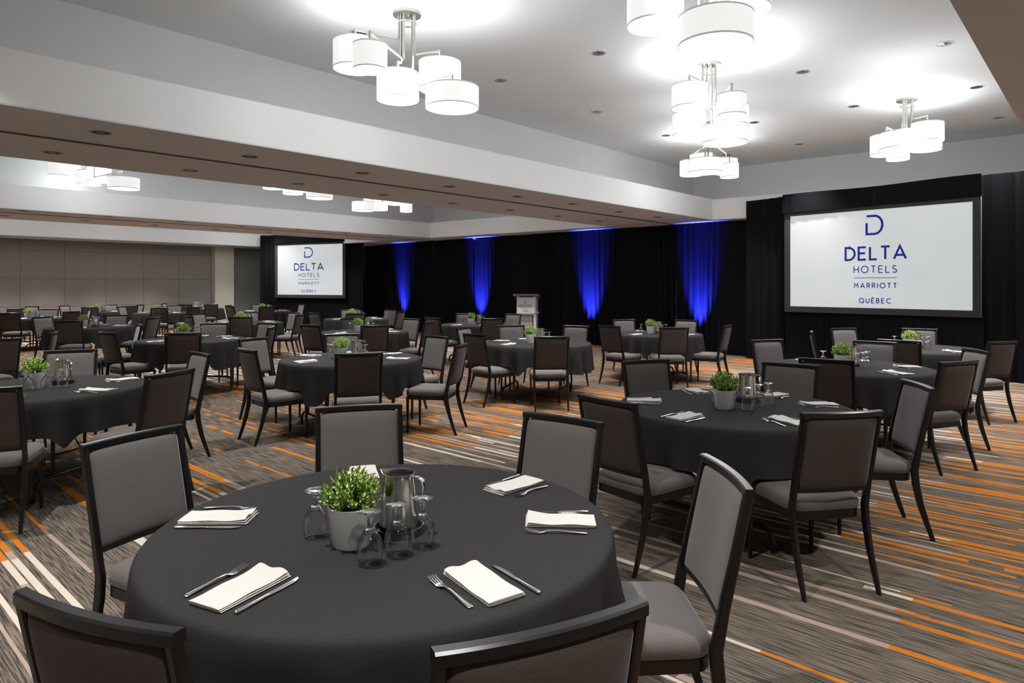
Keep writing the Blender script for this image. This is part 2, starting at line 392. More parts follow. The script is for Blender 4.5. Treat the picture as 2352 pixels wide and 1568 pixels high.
# ------------------------------------------------------------------ chandeliers
SH = {'b': (.25, .20), 'm': (.205, .27), 's': (.15, .23)}      # radius, height
shade_me = {}
for k, (r, h) in SH.items():
    a = MB().lathe([(r, 0), (r, h), (r-.006, h), (r-.006, 0)], 40, close=True).data('shade', 'shade')
    d = MB().lathe([(r-.012, .025), (r-.012, .020)], 40).disc(r-.012, .020, 40, flip=True).disc(r-.012, .025, 40).data('diffuser', 'diffuser')
    t1 = MB().lathe([(r+.001, 0), (r+.001, .012), (r-.007, .012), (r-.007, 0)], 40, close=True)
    t2 = MB().lathe([(r+.001, h-.012), (r+.001, h), (r-.007, h), (r-.007, h-.012)], 40, close=True)
    sp = MB()
    for i in range(3):
        an = i*2.094; sp.tube([(0, 0, h-.02), ((r-.006)*math.cos(an), (r-.006)*math.sin(an), h-.02)], .003, 5)
    sp.lathe([(.0, h-.10), (.022, h-.10), (.022, h), (0, h)], 12)
    shade_me[k] = (a, d, (t1.data('lower_trim', 'shade_trim'), t2.data('upper_trim', 'shade_trim')), sp.data('spider', 'brushed'))
canopy_me = MB().lathe([(0, 0), (.14, 0), (.14, -.028), (.06, -.03), (.058, -.055), (0, -.055)], 32).data('canopy', 'brushed')
ring_me = MB().lathe([(.088, -.098), (.094, -.098), (.094, -.112), (.088, -.112)], 32, close=True).data('ring', 'brushed')
def chandelier(label, can, shades):
    t = thing('chandelier', label, 'chandelier', (can[0], can[1], ZC), 0, 'drum shade chandeliers')
    link('canopy', canopy_me, t); link('ring', ring_me, t)
    n = len(shades)
    pts = []
    for kind, x, y, w in shades:
        r, h = SH[kind]
        if x is None: pts.append([kind, y[0], y[1], w-ZC]); continue
        dx = (x-CX)/F; ct = 1/math.sqrt(1+dx*dx); Z = 2*r*F/(w*ct); z = CH + (HY-y)/F*Z
        u, v = cw(dx*Z, Z); pts.append([kind, u-can[0], v-can[1], z-ZC])
    # keep drums clear of one another
    for it in range(40):
        for a in range(n):
            for b in range(a):
                A, B = pts[a], pts[b]; ra, ha = SH[A[0]]; rb, hb = SH[B[0]]
                if A[3] < B[3]+hb+.02 and B[3] < A[3]+ha+.02:
                    d = math.hypot(A[1]-B[1], A[2]-B[2]); need = ra+rb+.01
                    if d < need:
                        ux, uy = ((A[1]-B[1])/d, (A[2]-B[2])/d) if d > .01 else (1, 0); q = (need-d)/2
                        A[1] += ux*q; A[2] += uy*q; B[1] -= ux*q; B[2] -= uy*q
    for kind, du, dv, dz in pts:
        r, h = SH[kind]; a, d, tr, sp = shade_me[kind]
        an = math.atan2(dv, du); s = (.085*math.cos(an), .085*math.sin(an))
        za = dz + h + .11
        arm = MB().tube([(s[0], s[1], -.03), (s[0], s[1], za)], .01, rect=(.018, .018)).tube([(s[0], s[1], za), (du, dv, za)], .01, rect=(.018, .018)).tube([(du, dv, za+.009), (du, dv, dz+h-.03)], .01, rect=(.018, .018))
        ao = arm.build('arm', 'brushed', t, 30)
        so = link('shade', a, t, (du, dv, dz)); link('diffuser', d, so); link('lower_trim', tr[0], so); link('upper_trim', tr[1], so); link('spider', sp, so)
        l = bpy.data.lights.new('bulb', 'POINT'); l.energy = BULB_W*(1.2 if kind == 'b' else 1 if kind == 'm' else .8); l.shadow_soft_size = r*.72; l.color = (.90, .96, 1)
        lo = bpy.data.objects.new('bulb', l); col.objects.link(lo); lo.parent = t; lo.location = (du, dv, dz+h*.86)
        l = bpy.data.lights.new('glow', 'POINT'); l.energy = GLOW_W*(1.2 if kind == 'b' else 1 if kind == 'm' else .8); l.shadow_soft_size = .1; l.color = (.97, .99, 1)
        lo = bpy.data.objects.new('glow', l); col.objects.link(lo); lo.parent = t; lo.location = (du, dv, dz-.03)      # light leaving through the diffuser
chandelier('drum chandelier left of centre in the near coffer, five white shades', (4.24, 5.24), [('m',847,163,100),('s',850,162,80),('m',908,227.5,98),('m',986,207,97),('b',1038.5,249,123)])
chandelier('drum chandelier in the middle of the near coffer, shades hanging in two columns', (7.72, 3.69), [('m',1583.5,254,82),('m',1583,307.6,80),('m',1679,295.6,83),('s',1680.6,266,68),('b',1665,329,106)])
chandelier('drum chandelier above the right projection screen', px(2083, 228, ZC), [('b',2072.7,342.4,110),('m',2036,356,78),('s',2062.4,367.3,55),('m',2127,345.5,75),('m',2130,326,78)])
chandelier('farthest drum chandelier in the near coffer, below the middle one', cw((1627-CX)/F*11.2, 11.2), [('b',1619.7,396.8,80.6),('m',1588,403,53.6),('m',1612,390,56.5),('m',1668,399,53.4),('s',1675.3,407.6,43)])
chandelier('nearest drum chandelier, cut off by the top edge of picture', (4.45, 2.25), [('m',1510,57.6,132),('m',1675.6,24.7,144),('b',1642.7,105.6,177),('m',1560,-40,124),('s',1600,-60,104)])
chandelier('leftmost drum chandelier of the second coffer behind the big beam', cw((212-CX)/F*12.3, 12.3), [('s',133,403.4,47.6),('m',160,396.6,55),('m',205,424.6,57.5),('m',228,417.8,58.7),('b',284,434,76.5)])
chandelier('middle drum chandelier of the second coffer, half hidden by the beam', cw((690-CX)/F*13.4, 13.4), [('m',629,433.7,47),('m',671,445.7,46.5),('b',734,455.9,62),('m',700,440,45),('s',720,438,34)])
chandelier('rightmost drum chandelier of the second coffer, above the left screen', cw((882-CX)/F*16.2, 16.2), [('b',834,484,51.8),('m',855,482,40),('m',884,482.6,38),('s',929,487,28),('m',900,470,38)])

for cu, cv, w in ((2.6, 21.2, 'left'), (7.2, 20.9, 'middle'), (11.4, 21.6, 'right')):  # added to light the far bay, raised so the beam hides them
    chandelier(f'{w} added drum chandelier lighting the third coffer, unseen above the farther beam', (cu, cv), [('b', None, (.1, -.5), 3.42), ('m', None, (-.5, -.1), 3.6), ('m', None, (.45, .1), 3.56), ('m', None, (-.2, .45), 3.5), ('s', None, (.3, .55), 3.62)])

# ------------------------------------------------------------------ drapes and screens
def drape(name, a, b, z0, z1, label, grp, seed, amp=.045, per=.17, gather=0.0):
    rr = random.Random(seed); d = Vector((b[0]-a[0], b[1]-a[1])); Ln = d.length; d /= Ln; nrm = Vector((d.y, -d.x))
    n = max(24, int(Ln/.022)); rows = 9; m = MB(); ph = rr.random()*6; p2 = rr.random()*6; p3 = rr.random()*6
    for side in (0, 1):
        for j in range(rows):
            t = j/(rows-1); z = z0 + (z1-z0)*t
            if j == rows-1: zt = True
            for i in range(n+1):
                s = Ln*i/n
                w = s + .05*math.sin(2.1*s+p2) + gather*.12*(1-t)*math.sin(1.3*s+p3)
                A = amp*(1-.45*t)*(.65+.35*math.sin(3.7*s+p3))
                off = A*math.sin(2*math.pi*w/per+ph) + .35*A*math.sin(2*math.pi*w/(per*.43)+p2) + .02*math.sin(.9*s+p3+t)
                off += -.004*side
                zz = z + (.012*math.sin(2.3*s+p2) if j == rows-1 else 0)
                m.v.append((a[0]+d.x*s+nrm.x*off, a[1]+d.y*s+nrm.y*off, zz))
    W_ = n+1; S = W_*rows
    for j in range(rows-1):
        for i in range(n):
            q = j*W_+i
            m.f.append((q, q+1, q+W_+1, q+W_)); m.f.append((S+q, S+q+W_, S+q+W_+1, S+q+1))
    for i in range(n):
        m.f.append((i, S+i, S+i+1, i+1)); q = (rows-1)*W_+i; m.f.append((q, q+1, S+q+1, S+q))
    for j in range(rows-1):
        q = j*W_; m.f.append((q, q+W_, S+q+W_, S+q)); q = j*W_+n; m.f.append((q, S+q, S+q+W_, q+W_))
    o = m.build(name, 'drape', None, 60); return tag(o, label, 'drape', grp)
# centre run of black drapes, left to right as seen
vs = [20.55, 18.45, 16.6, 14.75, 13.0, 11.3, 9.55, 7.8, 6.05]
lab = ['beside the left screen', 'behind the first blue glow', 'right of the first blue glow', 'left of the second blue glow', 'behind the second blue glow', 'behind the lectern', 'behind the third blue glow', 'behind the fourth blue glow']
for i in range(8):
    u_ = 14.55
    drape('stage_curtain', (u_, vs[i]-.01), (u_, vs[i+1]+.01), .01, 3.02, f'black floor-length drape panel {lab[i]}', 'black pipe and drape panels', 10+i, gather=1)
for va, vb, w in ((20.5, 13.0, 'left'), (13.0, 6.1, 'right')):
    tag(MB().tube([(14.66, va, 2.985), (14.66, vb, 2.985)], .02, 10).build('drape_pipe', 'pipe'), f'horizontal pipe carrying the centre drapes, {w} half', 'pipe')
# right screen set
def screen_set(side, A, B, zb, zt, dA, dB, labs, hi=3.45, bt=True):
    """A,B: screen left and right ends in plan; dA,dB: ends of the drapes behind it"""
    A, B = Vector(A), Vector(B); d = (B-A); W = d.length; d /= W
    nrm = Vector((d.y, -d.x)) if (Vector((d.y, -d.x)).dot(-A) > 0) else Vector((-d.y, d.x))    # towards the room
    rz = math.atan2(d.y, d.x)
    t = thing('projection_screen', labs[0], 'screen', (A.x, A.y, 0), rz)
    sgn = -1 if (Matrix.Rotation(rz, 2) @ Vector((0, 1))).dot(nrm) < 0 else 1
    H = zt-zb; fw = .115
    y0, y1 = sorted((0, sgn*.01))
    MB().box(0, W, y0, y1, zb, zt).build('screen_surface', 'screen', t, 0)
    f = MB(); ya, yb = sorted((-sgn*.03, sgn*.03))
    f.box(-fw, 0, ya, yb, zb-fw, zt+fw*.9).box(W, W+fw, ya, yb, zb-fw, zt+fw*.9).box(0, W, ya, yb, zb-fw, zb).box(0, W, ya, yb, zt, zt+fw*.9)
    f.build('screen_frame', 'frame_cloth', t, 0)
    for xx in (.12, W-.12):
        MB().tube([(xx, -sgn*.24, zb-fw), (xx, -sgn*.24, 0)], .02, 8).build('support_leg', 'pipe', t)
    yl = sgn*.013
    s = W/3.23; k = H/1.862
    def zz(z): return zb + (z-1.148)*k
    logo_set(t, W, yl, zz, s, sgn, *((.512, 1.0) if side == 0 else (.49, 1.34)))
    # dressing: top valance, lower skirt and side drapes
    def P(x, off): return (A.x+d.x*x+nrm.x*off, A.y+d.y*x+nrm.y*off)
    drape('valance_curtain', P(-fw-.02, .07), P(W+fw+.02, .07), zt+fw*.6, hi, labs[1], None, 31+side, amp=.012, per=.23)
    drape('skirt_curtain', P(-fw-.02, -.07), P(W+fw+.02, -.07), .01, zb-fw*.6, labs[2], None, 33+side, amp=.03, per=.14)
    for (a, b, l, sd) in ((dA, P(.25, -.16), labs[3], 35), (P(W-.25, -.16), dB, labs[4], 37)):
        drape('side_curtain', a, b, .01, hi, l, None, sd+side, amp=.04, per=.2)
    return t

# stroke lettering
def arc(cx, cy, rx, ry, a0, a1, n=14): return [(cx+rx*math.cos(math.radians(a0+(a1-a0)*i/n)), cy+ry*math.sin(math.radians(a0+(a1-a0)*i/n))) for i in range(n+1)]
GL = {
 'D': (.72, [[(0,0),(0,1),(.25,1)]+arc(.25,.5,.47,.5,90,-90)+[(0,0)]]),
 'E': (.56, [[(.56,1),(0,1),(0,0),(.56,0)], [(0,.52),(.5,.52)]]),
 'L': (.52, [[(0,1),(0,0),(.52,0)]]),
 'T': (.64, [[(0,1),(.64,1)], [(.32,1),(.32,0)]]),
 'A': (.86, [[(0,0),(.43,1),(.86,0)], [(.17,.3),(.69,.3)]]),
 'H': (.66, [[(0,0),(0,1)], [(.66,0),(.66,1)], [(0,.52),(.66,.52)]]),
 'O': (.98, [arc(.49,.5,.49,.5,90,450,26)]),
 'S': (.54, [arc(.27,.75,.25,.25,35,270,12)+arc(.27,.25,.27,.25,90,-145,12)]),
 'M': (.82, [[(0,0),(.06,1),(.41,.4),(.76,1),(.82,0)]]),
 'R': (.58, [[(0,0),(0,1),(.28,1)]+arc(.28,.74,.27,.26,90,-90)+[(0,.48)], [(.3,.48),(.58,0)]]),
 'I': (.02, [[(.01,0),(.01,1)]]),
 'Q': (.98, [arc(.49,.5,.49,.5,90,450,26), [(.6,.26),(.95,-.06)]]),
 'U': (.64, [[(0,1),(0,.32)]+arc(.32,.32,.32,.32,180,360)+[(.64,1)]]),
 'B': (.58, [[(0,0),(0,1),(.26,1)]+arc(.26,.765,.24,.235,90,-90)+[(0,.53)], [(.26,.53)]+arc(.29,.265,.28,.265,90,-90)+[(0,0)]]),
 'C': (.84, [arc(.49,.5,.49,.5,50,310,20)]),
 'É': (.56, [[(.56,1),(0,1),(0,0),(.56,0)], [(0,.52),(.5,.52)], [(.22,1.14),(.42,1.3)]]),
 ' ': (.4, []),
}
def ribbon(m, pts, w, y, flip):
    P = [Vector(p) for p in pts]
    closed = (P[0]-P[-1]).length < 1e-4
    if closed: P = P[:-1]
    n = len(P); L_, R_ = [], []
    for k in range(n):
        pv = P[k-1] if (k or closed) else None; nx = P[(k+1) % n] if (k < n-1 or closed) else None
        t0 = (P[k]-pv).normalized() if pv is not None else None; t1 = (nx-P[k]).normalized() if nx is not None else None
        if t0 is None: t = t1; mit = 1; p = P[k]
        elif t1 is None: t = t0; mit = 1; p = P[k]
        else:
            t = (t0+t1); t = t.normalized() if t.length > 1e-5 else t0; mit = min(1/max(t.dot(t0), .35), 2.2); p = P[k]
        nn = Vector((-t.y, t.x))*(w/2*mit); L_.append(p+nn); R_.append(p-nn)
    o = len(m.v)
    for a, b in zip(L_, R_): m.v += [(a.x, y, a.y), (b.x, y, b.y)]
    for k in range(n if closed else n-1):
        a = o+2*k; b = o+2*((k+1) % n); q = (a, a+1, b+1, b); m.f.append(tuple(reversed(q)) if flip else q)
def word(parent, name, text, x0, x1, z0, z1, y, mat, flip, wt=.12, kx=1.0):
    h = z1-z0; tot = sum(GL[c][0] for c in text)*h*kx; gap = ((x1-x0)-tot)/max(1, len(text)-1); x = x0; m = MB()
    for c in text:
        for st in GL[c][1]: ribbon(m, [(x+p[0]*h*kx, z0+p[1]*h) for p in st], wt*h, y, flip)
        x += GL[c][0]*h*kx+gap
    o = m.build(name, mat, parent, 0); o['kind'] = 'stuff'; return o
def dmark(parent, x0, x1, z0, z1, y, mat, flip, w):
    W, H = x1-x0-w, z1-z0-w; x0 += w/2; z0 += w/2
    pts = [(x0, z0+H), (x0+W*.45, z0+H)] + arc(x0+W*.5, z0+H/2, W*.5, H/2, 90, -90, 18) + [(x0, z0), (x0, z0+H*.62)]
    m = MB(); ribbon(m, pts, w, y, flip); return m.build('logo_mark', mat, parent, 0)
def logo_set(t, W, y, zz, s, sgn, mid=.512, ks=1.0):
    fl = sgn > 0
    X = lambda f: W*(mid + (f-.512)*ks)
    dmark(t, X(.4596), X(.5595), zz(2.529), zz(2.914), y, 'logo', fl, .043*s)
    word(t, 'lettering', 'DELTA', X(.346), X(.6775), zz(2.070), zz(2.305), y, 'logo', fl, .17, ks)
    word(t, 'lettering', 'HOTELS', X(.3945), X(.629), zz(1.820), zz(1.945), y, 'logo', fl, .14, ks)
    m = MB(); ribbon(m, [(X(.394), zz(1.722)), (X(.629), zz(1.722))], .010, y, fl); m.build('rule_line', 'logo', t, 0)
    word(t, 'lettering', 'MARRIOTT', X(.396), X(.629), zz(1.531), zz(1.619), y, 'logo', fl, .185, ks)
    word(t, 'lettering', 'QUÉBEC', X(.425), X(.598), zz(1.247), zz(1.331), y, 'logo', fl, .185, ks)
screen_set(0, (13.80, 4.85), (13.38, 1.73), 1.159, 2.974, (14.08, 5.89), (13.1, -1.4),
    ['large projection screen at right showing a blue logo', 'black valance above the right screen', 'black skirt below the right screen',
     'black drape left of the right screen', 'black drape right of the right screen, at picture edge'], hi=3.41)
def lp(x, Z): return cw((x-CX)/F*Z, Z)
screen_set(10, lp(638.2, 24.64), lp(787.9, 23.4), 1.238, 3.045, lp(599, 25.0), (14.0, 20.35) if False else lp(834, 23.1),
    ['smaller looking projection screen at left showing a blue logo', 'black valance above the left screen', 'black skirt below the left screen',
     'black drape left of the left screen, beside brick wall', 'black drape right of the left screen'], hi=3.45)

# ------------------------------------------------------------------ blue uplights
def uplight(x, label, k=1.0):
    dx = (x-CX)/F; Z = 14.18/(CA+dx*SA); u, v = cw(dx*Z, Z)
    t = thing('uplight', label, 'stage light', (u, v, 0), 0, 'blue floor uplights')
    MB().lathe([(0, .06), (.08, .06), (.085, .09), (.085, .22), (.07, .225), (.07, .2), (0, .2)], 20).build('housing', 'uplight', t)
    MB().box(-.10, .10, -.10, .10, 0, .012).box(-.1, -.092, -.02, .02, .01, .16).box(.092, .1, -.02, .02, .01, .16).build('bracket', 'uplight', t, 0)
    MB().disc(.069, .205, 20).build('lens', simple('blue_lens', (.02, .03, .3), .2, emit=(.03, .08, 1), es=3), t)
    l = bpy.data.lights.new('uplight_beam', 'SPOT'); l.energy = UP_W*k; l.color = (.028, .042, 1); l.spot_size = math.radians(39); l.spot_blend = 1.0; l.shadow_soft_size = .06
    lo = bpy.data.objects.new('uplight_beam', l); col.objects.link(lo); lo.parent = t; lo.location = (0, 0, .24)
    lo.rotation_euler = (0, math.pi + math.radians(19), 0)
uplight(910, 'blue floor uplight farthest left against the drapes', .9); uplight(1085, 'blue floor uplight left of the lectern')
uplight(1340, 'blue floor uplight right of the lectern'); uplight(1592, 'blue floor uplight farthest right, behind the rear table')

# ------------------------------------------------------------------ lectern
def lectern():
    Z = 17.0; u, v = cw((1209-CX)/F*Z, Z); face = ANG + math.radians(180-9)      # the front looks at the audience
    t = thing('lectern', 'grey lectern with a logo panel standing before the drapes', 'lectern', (u, v, 0), face + math.pi/2)
    # local: front towards -Y, width along X
    w, dp = .50, .42
    MB().box(-w/2, w/2, -.02, dp, 0, .06).build('base', 'lectern', t, 0)
    m = MB()
    for s in (-1, 1):
        m.box(*(sorted((s*w/2, s*(w/2-.07)))), 0, dp, .06, 1.30)
    m.box(-w/2+.07, w/2-.07, .02, .05, .06, .16); m.box(-w/2+.07, w/2-.07, .02, .05, .82, 1.28); m.build('body', 'lectern', t, 0)
    MB().box(-w/2+.10, w/2-.10, .03, .05, .16, .80).build('recessed_panel', 'lectern_panel', t, 0)
    MB().box(-w/2+.01, w/2-.03, -.025, -.005, .86, 1.27).build('logo_panel', 'lectern', t, 0)
    top = MB(); top.v = [(-.33,-.10,1.31),(.33,-.10,1.31),(.33,.52,1.25),(-.33,.52,1.25),(-.33,-.10,1.36),(.33,-.10,1.36),(.33,.52,1.28),(-.33,.52,1.28)]
    top.f = [(0,3,2,1),(4,5,6,7),(0,1,5,4),(1,2,6,5),(2,3,7,6),(3,0,4,7)]; top.build('top', 'lectern_top', t, 0)
    MB().tube([(-.02,.05,1.34),(-.02,.05,1.385),(-.005,.06,1.41),(.02,.08,1.42)], .005, 6).build('microphone', 'black_metal', t)
    MB().box(w/2, w/2+.05, .15, .25, .86, .90).build('cup_holder', 'lectern', t, 0)
    dmark(t, -.05, .01, 1.115, 1.185, -.028, 'dark_print', False, .009)
    word(t, 'lettering', 'DELTA HOTELS', -.185, .15, 1.045, 1.085, -.028, 'dark_print', False, .16)
    m = MB(); ribbon(m, [(-.185, 1.018), (.15, 1.018)], .005, -.028, False); m.build('rule_line', 'dark_print', t, 0)
    word(t, 'lettering', 'MARRIOTT', -.105, .07, .970, .990, -.028, 'dark_print', False, .2)
    word(t, 'lettering', 'QUÉBEC', -.075, .04, .915, .935, -.028, 'dark_print', False, .2)
lectern()

# ------------------------------------------------------------------ chair
def build_chair():
    t = {}
    def yc(z): return -.238 + (z-.43)*(-.345+.238)/(.943-.43) if z > .43 else -.238
    # seat cushion
    def outline(sc_, grow=0):
        pts = []
        for x, y in rrect(1, 1, .16, 5): pts.append((x, y))
        out = []
        for x, y in pts:
            yy = y*.46*sc_ - .01; w = .44 + (y+.5)*.04
            out.append((x*w*sc_, yy))
        return out
    m = MB(); rings = []
    for z, s in ((.402, .96), (.412, 1.0), (.440, 1.005), (.458, .985), (.472, .93), (.481, .80), (.486, .50), (.487, .1)):
        rings.append([(x, y, z) for x, y in outline(s)])
    m.loft(rings); t['seat'] = m.data('seat', 'chair_fabric', 60)
    m = MB(); m.loft([[(x, y, z) for x, y in outline(.985)] for z in (.362, .404)]); t['seat_frame'] = m.data('seat_frame', 'black_metal', 40)
    # padded back, curved
    hw, z0, z1 = .212, .525, .915
    cur = lambda x: -.020*(1-(x/.225)**2)
    m = MB(); n = 12
    for side in (1, -1):
        for j in range(n+1):
            for i in range(n+1):
                a = -1+2*i/n; b = -1+2*j/n
                a2 = math.copysign(1-(1-abs(a))**1.5, a); b2 = math.copysign(1-(1-abs(b))**1.5, b)
                x, z = a2*hw, (z0+z1)/2 + b2*(z1-z0)/2
                k = (1-abs(a2)**6)*(1-abs(b2)**6)
                c = 1
                q = max(0, (abs(a2)-.9)/.1)*max(0, (abs(b2)-.92)/.08)
                x *= 1-.03*q; z -= math.copysign(.012*q, b2)
                m.v.append((x, yc(z)+cur(x)+side*(.004+.020*k**.6), z))
    W_ = n+1; S = W_*W_
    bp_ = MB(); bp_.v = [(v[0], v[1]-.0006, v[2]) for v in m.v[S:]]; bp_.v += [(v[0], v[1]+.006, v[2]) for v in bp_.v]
    for j in range(n):
        for i in range(n):
            q = j*W_+i; m.f.append((q, q+W_, q+W_+1, q+1)); m.f.append((S+q, S+q+1, S+q+W_+1, S+q+W_)); bp_.f.append((q, q+1, q+W_+1, q+W_))
    edge = [i for i in range(W_)] + [j*W_+n for j in range(1, W_)] + [n*W_+i for i in range(n-1, -1, -1)] + [j*W_ for j in range(n-1, 0, -1)]
    for k in range(len(edge)):
        a, b = edge[k], edge[(k+1) % len(edge)]; m.f.append((a, b, S+b, S+a))
    for k in range(len(edge)):
        a, b = edge[k], edge[(k+1) % len(edge)]; bp_.f.append((b, a, S+a, S+b))
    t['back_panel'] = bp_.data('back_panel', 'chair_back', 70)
    t['backrest'] = m.data('backrest', 'chair_fabric', 70)
    # rear legs rising into the back posts
    def ring8(cx, cy, z, w, d, c=.005):
        return [(cx+x, cy+y, z) for x, y in ((-w/2+c,-d/2),(w/2-c,-d/2),(w/2,-d/2+c),(w/2,d/2-c),(w/2-c,d/2),(-w/2+c,d/2),(-w/2,d/2-c),(-w/2,-d/2+c))]
    for s, nm in ((-1, 'rear_leg_l'), (1, 'rear_leg_r')):
        rings = []
        for z, y, w, d in ((0, -.345, .020, .026), (.10, -.310, .024, .032), (.22, -.272, .027, .038), (.34, -.246, .028, .042), (.43, -.238, .027, .042), (.56, -.262, .026, .036), (.75, yc(.75), .025, .033), (.905, yc(.905), .025, .032), (.926, yc(.926), .024, .030)):
            rings.append(ring8(s*(.2225+.002*(z > .5)), y, z, w, d))
        m = MB(); m.loft(rings); t[nm] = m.data('rear_leg', 'black_metal', 40)
    for s, nm in ((-1, 'leg_l'), (1, 'leg_r')):
        m = MB(); m.loft([ring8(s*.207, .195, z, w, w) for z, w in ((0, .021), (.2, .026), (.385, .030))]); t[nm] = m.data('leg', 'black_metal', 40)
    m = MB(); rings = []
    for i in range(17):
        x = -.238+.476*i/16; y = yc(.93)+cur(x); rings.append([(x, y+a, b) for a, b in ((-.016,.916),(.016,.916),(.016,.938),(.011,.943),(-.011,.943),(-.016,.938))])
    m.loft(rings); t['top_rail'] = m.data('top_rail', 'black_metal', 40)
    m = MB(); rings = []
    for i in range(9):
        x = -.212+.424*i/8; y = yc(.535)+cur(x)*.8; rings.append([(x, y+a, b) for a, b in ((-.011,.517),(.011,.517),(.011,.540),(-.011,.540))])
    m.loft(rings); t['lower_rail'] = m.data('lower_rail', 'black_metal', 40)
    return t
CHAIR = build_chair()
def place_chair(u, v, face, label, grp):
    """u, v: middle of the top rail; face: direction the sitter looks"""
    cx_, cy_ = u + .352*math.cos(face), v + .352*math.sin(face)
    t = thing('banquet_chair', label, 'chair', (cx_, cy_, 0), face - math.pi/2, grp)
    t.scale = (.945, 1, 1)
    for k, me in CHAIR.items(): link(me.name.split('.')[0], me, t)
    return (cx_, cy_)

# ------------------------------------------------------------------ tables, cloths, settings
RT, ZT = .762, .757
table_top = MB().lathe([(0, .733), (RT-.01, .733), (RT-.004, .739), (RT-.004, .748), (RT-.01, .752), (0, .752)], 48).data('tabletop', 'wood_ply')
lf = MB(); a_ = .36
lf.tube([(-.42, 0, 0), (-.42, 0, .07), (-.40, 0, .12), (-.35, 0, .15), (.35, 0, .15), (.40, 0, .12), (.42, 0, .07), (.42, 0, 0)], .0145, 8)
lf.tube([(-.25, 0, .15), (-.25, 0, .735)], .0145, 8).tube([(.25, 0, .15), (.25, 0, .735)], .0145, 8)
leg_frame = lf.data('leg_frame', 'black_metal')
br = MB().tube([(0, 0, .30), (0, -.30, .73)], .006, 6).tube([(-.25, 0, .30), (.25, 0, .30)], .008, 6); brace = br.data('brace', 'black_metal')

def wire_cutlery():
    k = MB()      # knife along +Y, blade away from the sitter
    hw = [(-.11, .004, .004), (-.105, .0075, .005), (-.06, .007, .005), (-.01, .0055, .004), (.0, .006, .003)]
    k.loft([[(w*math.cos(i*math.pi/4), y, .004+h*math.sin(i*math.pi/4)) for i in range(8)] for y, w, h in hw])
    k.loft([[(-.006, y, .0035), (w, y, .0028), (w, y, .0045), (-.006, y, .0055)] for y, w in ((0, .006), (.04, .0095), (.085, .009), (.105, .003), (.112, -.004))])
    f = MB()
    hp = [(-.10, .0045, .0015, .003), (-.095, .0085, .0018, .0035), (-.06, .0075, .002, .0055), (0, .0035, .002, .010), (.03, .0035, .0018, .009), (.045, .010, .0012, .0045), (.058, .0125, .001, .0035), (.066, .0125, .001, .004)]
    f.loft([[(w*math.cos(i*math.pi/4), y, z+h*math.sin(i*math.pi/4)) for i in range(8)] for y, w, h, z in hp])
    for x in (-.0105, -.0035, .0035, .0105):
        f.loft([[(x-w, y, z-.0008), (x+w, y, z-.0008), (x+w, y, z+.0008), (x-w, y, z+.0008)] for y, z, w in ((.064, .004, .0019), (.085, .0065, .0016), (.104, .0125, .0010))])
    return k.data('knife', 'steel', 50), f.data('fork', 'steel', 50)
KNIFE, FORK = wire_cutlery()
def napkin_mesh(seed):
    rr = random.Random(seed); m = MB(); L_, W_ = .236, .112; n = 10; g = 14; top = []
    a1, a2 = .004+.006*rr.random(), rr.random()*1.2
    def hz(a, b, layer):          # a along length (-1..1), b across
        lift = .010*max(0, a)**2*(.4+.6*math.cos((b+a2)*2.4)**2) if layer else 0
        return (.010*layer/3 + lift*layer/3)
    for layer in range(3):        # three folded leaves, each a thin slab with a rounded long edge
        o = len(m.v); zb = .0012 + layer*.0042; sh = .0025*(2-layer)
        for side in (0, 1):
            for j in range(g+1):
                a = -1+2*j/g
                for i in range(n+1):
                    b = -1+2*i/n
                    lift = (.013*max(0, a-.1)**2*(.35+.65*math.cos((b*1.3+a2)*1.7)**2) + .0015*math.sin(5*a+seed))*layer/2
                    edge = .0018*abs(b)**8
                    z = zb + lift + (.0038 if side else 0) - (edge if side else -edge) - .0005*layer*abs(a)**4
                    m.v.append((b*W_/2*(1-.01*layer)+sh*(1 if b > 0 else .3), a*L_/2*(1-.008*layer)+sh, max(z, .0005)))
        w = n+1; S = w*(g+1)
        for j in range(g):
            for i in range(n):
                q = o+j*w+i; m.f.append((q, q+w, q+w+1, q+1)); q += S; m.f.append((q, q+1, q+w+1, q+w))
        ed = [i for i in range(w)] + [j*w+n for j in range(1, g+1)] + [g*w+i for i in range(n-1, -1, -1)] + [j*w for j in range(g-1, 0, -1)]
        for k in range(len(ed)):
            a, b = o+ed[k], o+ed[(k+1) % len(ed)]; m.f.append((a, b, b+S, a+S))
    return m.data('napkin', 'napkin', 60)
NAP = [napkin_mesh(s) for s in range(5)]

# upturned goblet: rim on the table, foot in the air
gb = MB().lathe([(.0325, 0), (.0345, .012), (.0385, .035), (.0390, .050), (.0360, .070), (.0270, .088), (.0150, .098), (.0080, .102)], 32)
GB_BOWL = gb.data('bowl', 'glass_thin', 80)
GB_RIM = MB().lathe([(.0325, 0), (.0333, .0012), (.0325, .0024), (.0317, .0012)], 32, close=True).data('rim', 'glass_solid', 80)
GB_STEM = MB().lathe([(0, .096), (.018, .0955), (.0205, .0975), (.011, .106), (.0075, .116), (.0085, .130), (.0085, .142), (.012, .147), (0, .1475)], 20).data('stem', 'glass_solid', 80)
GB_FOOT = MB().lathe([(0, .146), (.012, .146), (.026, .1495), (.0335, .1525), (.0345, .1545), (.0335, .156), (.020, .1555), (0, .1550)], 32).data('foot', 'glass_thin', 80)

